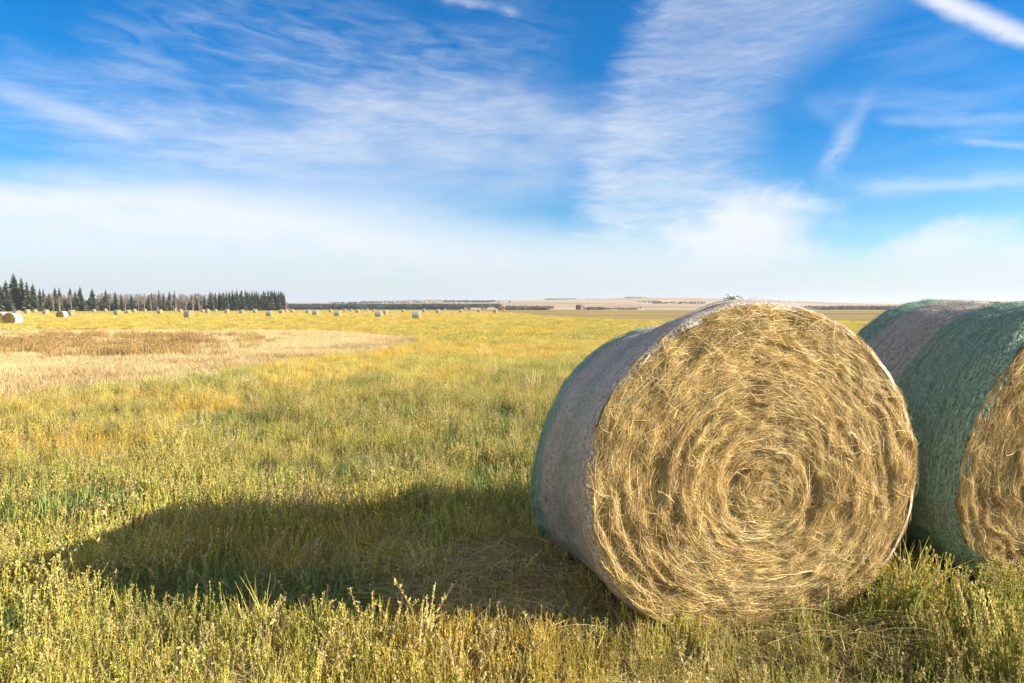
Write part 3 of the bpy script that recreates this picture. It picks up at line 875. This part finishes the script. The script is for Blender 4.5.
PROTO = bpy.data.collections.new('field_plant_kinds')       # not linked: only instanced
def proto(me):
    me.materials.append(M_PLANT)
    o = bpy.data.objects.new('kind_%02d' % len(PROTO.objects), me); PROTO.objects.link(o)
    return len(PROTO.objects) - 1
K_STALK = [proto(stalk_clump(100 + k, 6, .12, .25, 46, .0145, .055, dry=(.25, .45, .6, .3, .5)[k])) for k in range(5)]
K_TUFT = [proto(grass_tuft(120 + k, 46, .09, .24, .06, .6, .0016)) for k in range(3)]
K_OAT = [proto(oat_stems(130 + k, 3, .16, .29, .05)) for k in range(3)]
K_BROAD = [proto(grass_tuft(140 + k, 26, .09, .22, .05, 1.1, .0035, (.9, 1.0, .8), (1.1, 1, .9))) for k in range(2)]
K_LODG = [proto(lodged(150 + k, 170)) for k in range(2)]
K_MID = [proto(far_patch(160 + k, 150, .20, .10, .27, .0028)) for k in range(4)]
K_FAR = [proto(far_patch(170 + k, 170, .50, .10, .28, .008)) for k in range(4)]
K_DRY = [proto(grass_tuft(180 + k, 150, .06, .15, .30, .7, .0032, (1, .97, .93), (1.06, 1.05, 1.02))) for k in range(3)]
K_SCRUB = [proto(far_patch(190 + k, 130, .35, .12, .34, .006, .6)) for k in range(2)]

def scatter_group(name):
    ng = bpy.data.node_groups.new(name, 'GeometryNodeTree')
    ng.interface.new_socket('Geometry', in_out='INPUT', socket_type='NodeSocketGeometry')
    ng.interface.new_socket('Geometry', in_out='OUTPUT', socket_type='NodeSocketGeometry')
    N, L = ng.nodes, ng.links
    gi = N.new('NodeGroupInput'); go = N.new('NodeGroupOutput')
    ci = N.new('GeometryNodeCollectionInfo'); ci.inputs['Collection'].default_value = PROTO
    ci.inputs['Separate Children'].default_value = True; ci.inputs['Reset Children'].default_value = True
    ip = N.new('GeometryNodeInstanceOnPoints'); ip.inputs['Pick Instance'].default_value = True
    def na(nm, ty):
        a = N.new('GeometryNodeInputNamedAttribute'); a.data_type = ty; a.inputs['Name'].default_value = nm
        return a.outputs['Attribute']
    L.new(gi.outputs[0], ip.inputs['Points']); L.new(ci.outputs[0], ip.inputs['Instance'])
    L.new(na('kind_id', 'INT'), ip.inputs['Instance Index'])
    L.new(na('turn', 'FLOAT_VECTOR'), ip.inputs['Rotation'])
    L.new(na('size', 'FLOAT_VECTOR'), ip.inputs['Scale'])
    L.new(ip.outputs[0], go.inputs[0])
    return ng
SC = scatter_group('scatter_plants')
def scatter(name, P, kid, turn, size, tint, label, cat):
    me = bpy.data.meshes.new(name)
    me.vertices.add(len(P)); me.vertices.foreach_set('co', np.asarray(P, np.float32).ravel())
    a = me.attributes.new('kind_id', 'INT', 'POINT'); a.data.foreach_set('value', np.asarray(kid, np.int32))
    a = me.attributes.new('turn', 'FLOAT_VECTOR', 'POINT'); a.data.foreach_set('vector', np.asarray(turn, np.float32).ravel())
    a = me.attributes.new('size', 'FLOAT_VECTOR', 'POINT'); a.data.foreach_set('vector', np.asarray(size, np.float32).ravel())
    a = me.attributes.new('tint', 'FLOAT_COLOR', 'POINT')
    c = np.ones((len(P), 4), np.float32); c[:, :3] = tint; a.data.foreach_set('color', c.ravel())
    o = link(name, me)
    md = o.modifiers.new('scatter', 'NODES'); md.node_group = SC
    return tag(o, label, cat, kind='stuff')

def in_bale(x, y):
    m = np.zeros(len(x), bool)
    for (bx, by, _), fr, bk, YAW_ in ((B1, FRONT, BACK, YAW), (B2, FRONT2, BACK2, YAW2)):
        dx, dy = x - bx, y - by
        lx = dx * math.cos(YAW_) + dy * math.sin(YAW_); ly = -dx * math.sin(YAW_) + dy * math.cos(YAW_)
        t = np.clip(ly / BALE_L + .5, 0, 1)
        hw = (fr['hw'] * fr['c'] * (1 - t) + bk['hw'] * bk['c'] * t) * 1.0 + .02
        m |= (np.abs(lx) < hw) & (np.abs(ly) < BALE_L / 2 + .02)
    return m
def points(d0, d1, dens, r, ang=46):
    """random ground points in the wedge d0..d1, dens per square metre"""
    A = R_(ang); area = A * (d1 ** 2 - d0 ** 2)
    n = int(area * dens)
    d = np.sqrt(r.random(n) * (d1 ** 2 - d0 ** 2) + d0 ** 2); a = (r.random(n) * 2 - 1) * A
    x, y = d * np.sin(a), d * np.cos(a)
    k = ~in_bale(x, y)
    return x[k], y[k]
GREEN = np.array((.26, .27, .085)); YGREEN = np.array((.46, .435, .13)); GOLD = np.array((.57, .43, .105))
TAN = np.array((.57, .49, .27)); ORANGE = np.array((.50, .37, .13)); PALE = np.array((.63, .50, .275)); BROWN = np.array((.32, .215, .095))
def tints(x, y, r):
    d = np.hypot(x, y)
    n = len(x)
    g = .5 + 1.35 * (fbm(x, y, 1.6, 3) - .5) + .3 * (r.random(n) - .5)
    g2 = fbm(x + 90, y - 30, 7, 2)
    far = sstep(4, 40, d)
    dryness = np.clip(.25 + 1.0 * (g - .28) + .42 * far + .5 * (g2 - .5), 0, 1)
    c = np.where((dryness < .5)[:, None], GREEN + (YGREEN - GREEN) * (dryness / .5)[:, None], YGREEN + (GOLD - YGREEN) * ((dryness - .5) / .5)[:, None])
    q = r.random(n)
    tanm = q < .13 * (1 - .6 * far); c[tanm] = TAN * .95
    orm = (q > .95 + .04 * far) & (fbm(x, y, .9, 2) > .45); c[orm] = ORANGE
    return c * (.70 + .60 * r.random(n))[:, None]
def build_plants():
    r = np.random.default_rng(77)
    parts = {'crop': [], 'dry': [], 'scrub': []}
    def emit(key, x, y, kid, sz, tint, tilt=.12):
        n = len(x)
        turn = np.stack([r.normal(0, tilt, n), r.normal(0, tilt, n), r.random(n) * 6.283], 1)
        z = terr(x, y) - .01
        if np.isscalar(sz) : sz = np.full(n, sz)
        s = sz * (.75 + .5 * r.random(n))
        size = np.stack([s, s, s * (.85 + .3 * r.random(n))], 1)
        parts[key].append((np.stack([x, y, z], 1), kid, turn, size, tint))
    bands = [(1.5, 5, 330, 'near'), (5, 8, 170, 'near'), (8, 15, 75, 'near'), (15, 34, 19, 'mid'), (34, 70, 3.2, 'far'), (70, 150, 1.1, 'far'), (150, 300, .28, 'far')]
    for d0, d1, dens, kind in bands:
        x, y = points(d0, d1, dens, r, 46 if d1 < 70 else 42)
        pale, track, scr, olive, far = zones(x, y)
        u = r.random(len(x))
        keep = (u > pale * 1.2) & (r.random(len(x)) > olive)
        x, y = x[keep], y[keep]; n = len(x)
        t = tints(x, y, r)
        d = np.hypot(x, y)
        if kind == 'near':
            q = r.random(n); cl = fbm(x + 5, y + 3, .9, 2)
            # trampled, combed straw beside the big bale
            sw = sstep(1.0, .35, np.hypot((x - (.15)) / 1.25, (y - 3.95) / .62) + (cl - .5) * .8) + .8 * sstep(1, .4, np.hypot((x + 1.55) / .55, (y - 5.6) / .4))
            kid = np.array(K_STALK)[r.integers(0, 5, n)]
            m = q < .17 + .40 * sstep(5, 13, d); kid = np.where(m, np.array(K_TUFT)[r.integers(0, 3, n)], kid)
            m = (q > .80); kid = np.where(m, np.array(K_OAT)[r.integers(0, 3, n)], kid)
            t[m] = t[m] * .4 + TAN * .6
            m = (fbm(x - 20, y + 11, .7, 2) > .68) & (q < .75); kid = np.where(m, np.array(K_BROAD)[r.integers(0, 2, n)], kid)
            t[m] = np.array((.20, .235, .09)) * (.8 + .4 * r.random((m.sum(), 1)))
            ed = np.zeros(n)
            for (bx, by, _z) in (B1, B2): ed = np.maximum(ed, sstep(1.02, .85, np.hypot((x - bx) / 1.0, (y - by) / .95)) * .3)
            lm = r.random(n) < np.maximum(sw * .6, ed)
            kid = np.where(lm, np.array(K_LODG)[r.integers(0, 2, n)], kid)
            t[lm] = TAN * .85 * (.7 + .5 * r.random((lm.sum(), 1)))
            drop = lm & (r.random(n) < .55)
            sz = (.60 + .95 * fbm(x, y, 1.1, 3)) * (1.0 + .55 * (r.random(n) > .985)) * np.where(d < 2.4, .7, 1)
            low = sstep(.9, .4, np.abs(y - 3.15)) * sstep(1.7, .9, np.abs(x + .8))
            front = sstep(.55, .2, np.abs(y - 3.0)) * sstep(1.1, .6, np.abs(x - 1.15))
            sz = np.where(lm, .9, sz * (1 - .32 * low) * (1 - .38 * front))
            t = t * (1 + .20 * sstep(9, 4, d))[:, None]
            ok = ~drop
            emit('crop', x[ok], y[ok], kid[ok], sz[ok], t[ok])
        else:
            K = K_MID if kind == 'mid' else K_FAR
            kid = np.array(K)[r.integers(0, 4, n)]
            sz = .55 + .85 * fbm(x, y, 2.2, 3)
            emit('crop', x, y, kid, sz, t, .06)
    x, y = points(1.2, 8, 11, r, 48)
    t = TAN * (.45 + .5 * r.random((len(x), 1)))
    emit('crop', x, y, np.array(K_LODG)[r.integers(0, 2, len(x))], .62, t, .05)
    for d0, d1, dens in [(9, 30, 9.0), (30, 75, 3.5)]:
        x, y = points(d0, d1, dens, r, 46)
        k = x < 2; x, y = x[k], y[k]
        pale, track, scr, olive, far = zones(x, y)
        keep = r.random(len(x)) < pale * (1 - .5 * track) * (1 - .85 * scr)
        X, Y = x[keep], y[keep]; n = len(X)
        t = PALE * (.80 + .4 * fbm(X, Y, 3.0, 3))[:, None] * (.93 + .14 * r.random((n, 1)))
        tk = np.clip(track[keep] * 1.0, 0, 1)[:, None] * sstep(.35, .6, fbm(X, Y * 2, 2.5, 2))[:, None]
        t = t * (1 - .5 * tk) + BROWN * .5 * tk
        br = r.random(n) < .02; t[br] = BROWN * 1.3
        emit('dry', X, Y, np.array(K_DRY)[r.integers(0, 3, n)], 1.0 + .5 * fbm(X, Y, 5, 2), t, .08)
        keep = r.random(len(x)) < scr * .42
        X, Y = x[keep], y[keep]; n = len(X)
        t = BROWN * (.6 + .9 * fbm(X, Y, 2.0, 2))[:, None]
        yl = r.random(n) < .25; t[yl] = (GOLD * .45 + TAN * .25)
        emit('scrub', X, Y, np.array(K_SCRUB)[r.integers(0, 2, n)], 1.0 + .4 * r.random(n), t, .08)
    cat = {k: [np.concatenate([p[i] for p in v]) for i in range(5)] for k, v in parts.items()}
    scatter('field_crop', *cat['crop'], 'knee high yellow green crop plants and dry stalks covering the field', 'crop')
    scatter('dry_grass', *cat['dry'], 'pale dry grass on the beige patch at the left of the field', 'dry grass')
    scatter('brown_scrub', *cat['scrub'], 'brown low scrub in the middle of the beige dry patch', 'scrub')
    print('plants', {k: len(v[0]) for k, v in cat.items()})
build_plants()

# ------------------------------------------------------------------ air
mb = MB(); mb.box((-5300, -5300, -2.5), (5300, 5300, 70))
hz = mb.mesh('haze')
hm = bpy.data.materials.new('thin_autumn_haze'); hm.use_nodes = True
hn = hm.node_tree; hn.nodes.remove(hn.nodes['Principled BSDF'])
pv = hn.nodes.new('ShaderNodeVolumePrincipled'); pv.inputs['Color'].default_value = (.80, .88, 1.0, 1); pv.inputs['Density'].default_value = .00013
pv.inputs['Anisotropy'].default_value = .2
hn.links.new(pv.outputs[0], hn.nodes['Material Output'].inputs['Volume'])
tag(link('haze', hz, hm), 'thin pale blue haze hanging over the far fields', 'haze', kind='stuff')

# ------------------------------------------------------------------ light
sd = bpy.data.lights.new('sun', 'SUN'); sd.energy = 5.0; sd.angle = R_(.55); sd.color = (1.0, .91, .76)
so = bpy.data.objects.new('sun', sd); COL.objects.link(so)
from mathutils import Vector
sv = Vector((math.cos(R_(SUN_EL)) * math.cos(R_(SUN_AZ)), -math.cos(R_(SUN_EL)) * math.sin(R_(SUN_AZ)), math.sin(R_(SUN_EL))))
so.rotation_euler = sv.to_track_quat('Z', 'Y').to_euler()

# ------------------------------------------------------------------ sky
W = bpy.data.worlds.new('World'); S.world = W; W.use_nodes = True
nt = NT(W.node_tree)
bg = nt.n['Background']; bg.inputs['Strength'].default_value = .072
sky = nt.new('ShaderNodeTexSky', sky_type='NISHITA'); sky.sun_disc = False
sky.sun_elevation = R_(SUN_EL); sky.sun_rotation = R_(90 + SUN_AZ)
sky.air_density = 1.0; sky.dust_density = .3; sky.ozone_density = 2.5
tc = nt.new('ShaderNodeTexCoord'); sp = nt.new('ShaderNodeSeparateXYZ'); nt.l.new(tc.outputs['Generated'], sp.inputs[0])
X, Y, Z = (E(nt, sp.outputs[i]) for i in range(3))
DEG = 180 / math.pi
AZ = nt.math('ARCTAN2', X, Y) * DEG                       # degrees right of the view
EL = nt.math('ARCSINE', Z) * DEG                          # degrees above the horizon
def ae(px, py):
    x = (px - 512) / F; v = (341.5 - py) / F
    yy = math.cos(PITCH) + v * math.sin(PITCH); zz = v * math.cos(PITCH) - math.sin(PITCH)
    return math.degrees(math.atan2(x, yy)), math.degrees(math.atan2(zz, math.hypot(x, yy)))
def curve(src, pts):
    """piecewise-linear function of src through pts"""
    pts = sorted(pts); v = None
    for (a, fa), (b, fb) in zip(pts, pts[1:]):
        nd = nt.new('ShaderNodeMapRange'); nd.clamp = True
        nt.put(nd.inputs[0], src); nd.inputs[1].default_value = a; nd.inputs[2].default_value = b
        nd.inputs[3].default_value = 0 if v is not None else fa; nd.inputs[4].default_value = fb - fa if v is not None else fb
        e = E(nt, nd.outputs[0]); v = e if v is None else v + e
    return v
def seg(p, q, w, warp=None):
    """soft stroke between two sky directions given for the layout"""
    (a0, e0), (a1, e1) = ae(*p), ae(*q)
    dx, dy = a1 - a0, e1 - e0; L = math.hypot(dx, dy); ux, uy = dx / L, dy / L
    A = AZ - a0; B = EL - e0
    if warp is not None: B = B + warp
    s = A * ux + B * uy; n = A * (-uy) + B * ux
    return (1.0 - nt.ss(0, w, nt.math('ABSOLUTE', n))) * nt.ss(-w, w * 2, s) * (1.0 - nt.ss(L - w * 2, L + w, s))
def blob(p, ra, re, warp=None, k=.0):
    a0, e0 = ae(*p)
    A = (AZ - a0) / ra; B = (EL - e0) / re
    if k: A = A + B * k
    d = nt.math('SQRT', A * A + B * B)
    if warp is not None: d = d + warp
    return 1.0 - nt.ss(.25, 1.15, d)
big = nt.noise(nt.comb(AZ * .05 + EL * .04, EL * .12), 1.0, 5, .55, .6)
st1 = nt.noise(nt.comb(AZ * .07 + EL * .10, EL * .34 - AZ * .02), 1.0, 6, .52, .6)       # long cirrus streaks
st2 = nt.noise(nt.comb(AZ * .24, EL * 1.05 + AZ * .10), 1.0, 8, .62, .7)       # fine ripples
st3 = nt.noise(nt.comb(AZ * .30, EL * .42), 1.0, 7, .6, .3)                      # puffs
st4 = nt.noise(nt.comb(AZ * .42 + EL * .25, EL * 3.2 - AZ * .35 + (st1 - .5) * 5.0), 1.0, 9, .68, .5)     # crisp fibres
warp = (st3 - .5) * 1.0
# bank along the horizon, higher at the left with a firm top edge
edge = curve(AZ, [(-60, 13.5), (ae(0, 172)[0], ae(0, 172)[1]), (ae(200, 186)[0], ae(200, 186)[1]), (ae(340, 208)[0], ae(340, 208)[1]), (ae(560, 240)[0], ae(560, 240)[1]), (ae(690, 262)[0], ae(690, 262)[1]), (ae(860, 272)[0], ae(860, 272)[1]), (ae(940, 258)[0], ae(940, 258)[1]), (60, 3.0)])
soft = curve(AZ, [(-60, 1.2), (ae(150, 0)[0], 1.3), (ae(420, 0)[0], 2.8), (ae(700, 0)[0], 2.4), (60, 2.2)])
bank = 1.0 - nt.ss(-1.0, 1.0, (EL - edge + (st1 - .5) * 3.0 + (st3 - .5) * 1.2) / soft)
bank = bank * (nt.ss(.22, .62, st1) * .22 + nt.ss(.3, .7, st3) * .10 + .64)
# high thin veil across the middle
veil = blob((380, 165), 22, 7.5, (big - .5) * 1.6, -.4) * (nt.ss(.15, .90, st1) * .5 + .34) * (nt.ss(.2, .8, st4) * .26 + .70) * .86
veil2 = blob((250, 120), 24, 5.5, (big - .5) * 1.8, -.6) * nt.ss(.15, .95, st1) * (nt.ss(.25, .75, st4) * .6 + .4) * .55
veil3 = blob((330, 75), 20, 8, (big - .5) * 2.2) * nt.ss(.30, .85, st2) * .32
# tall rippled cirrus column right of the middle
lx = curve(EL, [(-1, ae(555, 300)[0]), (ae(575, 215)[1], ae(572, 215)[0]), (ae(590, 150)[1], ae(582, 150)[0]), (ae(612, 75)[1], ae(608, 75)[0]), (ae(640, 0)[1], ae(640, 0)[0]), (40, ae(680, -80)[0])])
rx = curve(EL, [(-1, ae(880, 300)[0]), (ae(800, 230)[1], ae(815, 230)[0]), (ae(740, 160)[1], ae(735, 160)[0]), (ae(790, 75)[1], ae(790, 75)[0]), (ae(900, 0)[1], ae(890, 0)[0]), (40, ae(980, -80)[0])])
colm = nt.ss(-1.0, 3.0, AZ - lx + (st2 - .5) * 5.0) * (1.0 - nt.ss(-4.5, 3.0, AZ - rx + (st1 - .5) * 7))
colm = colm * (nt.ss(.22, .80, st2) * .34 + nt.ss(.22, .8, st4) * .20 + nt.ss(.25, .8, st1) * .24 + .12) * curve(EL, [(0, 1.0), (6, .95), (12, .85), (18, .62), (24, .58), (40, .4)])
puff = blob((742, 238), 6.5, 4.2, (st3 - .5) * 1.3, -.3) * .88
puff2 = blob((925, 250), 4.2, 2.2, (st3 - .5) * 1.5, -.7) * .75
puff3 = blob((1000, 262), 6.0, 2.0, (st3 - .5) * 1.2) * .6
wisp = seg((826, 172), (852, 124), 1.25, warp * 1.4) * nt.ss(.2, .7, st3) * .75
wisp2 = seg((846, 135), (872, 92), .9, warp * 1.6) * .16 + seg((806, 92), (850, 136), 1.1, warp * 1.6) * .09
trail = seg((915, -12), (1050, 48), 1.05, (st3 - .5) * .9 + (st2 - .5) * .5) * nt.ss(.12, .55, st3) * .9
trail2 = seg((440, -6), (520, 12), .5, warp * 1.2) * nt.ss(.2, .7, st3) * .35
tr3 = seg((-20, 82), (150, 140), 1.1, warp * .6) * .32
tr4 = seg((860, 187), (1040, 178), .8, warp * 1.8) * nt.ss(.3, .65, st1) * .28 + seg((880, 120), (1040, 118), .6, warp) * .18 + seg((960, 142), (1040, 146), .4, warp) * .25
veil4 = blob((930, 120), 10, 9, (big - .5) * 2.0) * nt.ss(.4, .8, st1) * .25
total = None
fill_cirrus = nt.ss(26, 40, EL + nt.math('MAXIMUM', nt.math('ABSOLUTE', AZ) - 42.0, 0.0) * 1.2) * (nt.ss(.3, .7, big) * .45 + .2)  # unseen cirrus overhead and behind the camera, added for a neutral sky fill
for c in (fill_cirrus, bank, veil, veil2, veil3, colm, puff, puff2, puff3, wisp, wisp2, trail, trail2, tr3, tr4, veil4):
    k = (c * 1.0).clamp()
    total = (1.0 - k) if total is None else total * (1.0 - k)
cov = 1.0 - total
hs = nt.new('ShaderNodeHueSaturation'); nt.l.new(sky.outputs[0], hs.inputs['Color'])
hs.inputs['Saturation'].default_value = 1.62; hs.inputs['Value'].default_value = .86
gm = nt.new('ShaderNodeMix', data_type='RGBA', blend_type='MULTIPLY'); gm.inputs[0].default_value = 1
nt.l.new(hs.outputs[0], gm.inputs[6]); gm.inputs[7].default_value = (.80, .925, 1.07, 1)
cloudc = nt.mix(nt.ss(0, 7, EL), (3.55, 3.9, 4.3), (4.8, 4.95, 5.2))
fin = nt.mix(cov.clamp(), gm.outputs[2], cloudc)
nt.put(bg.inputs['Color'], fin)
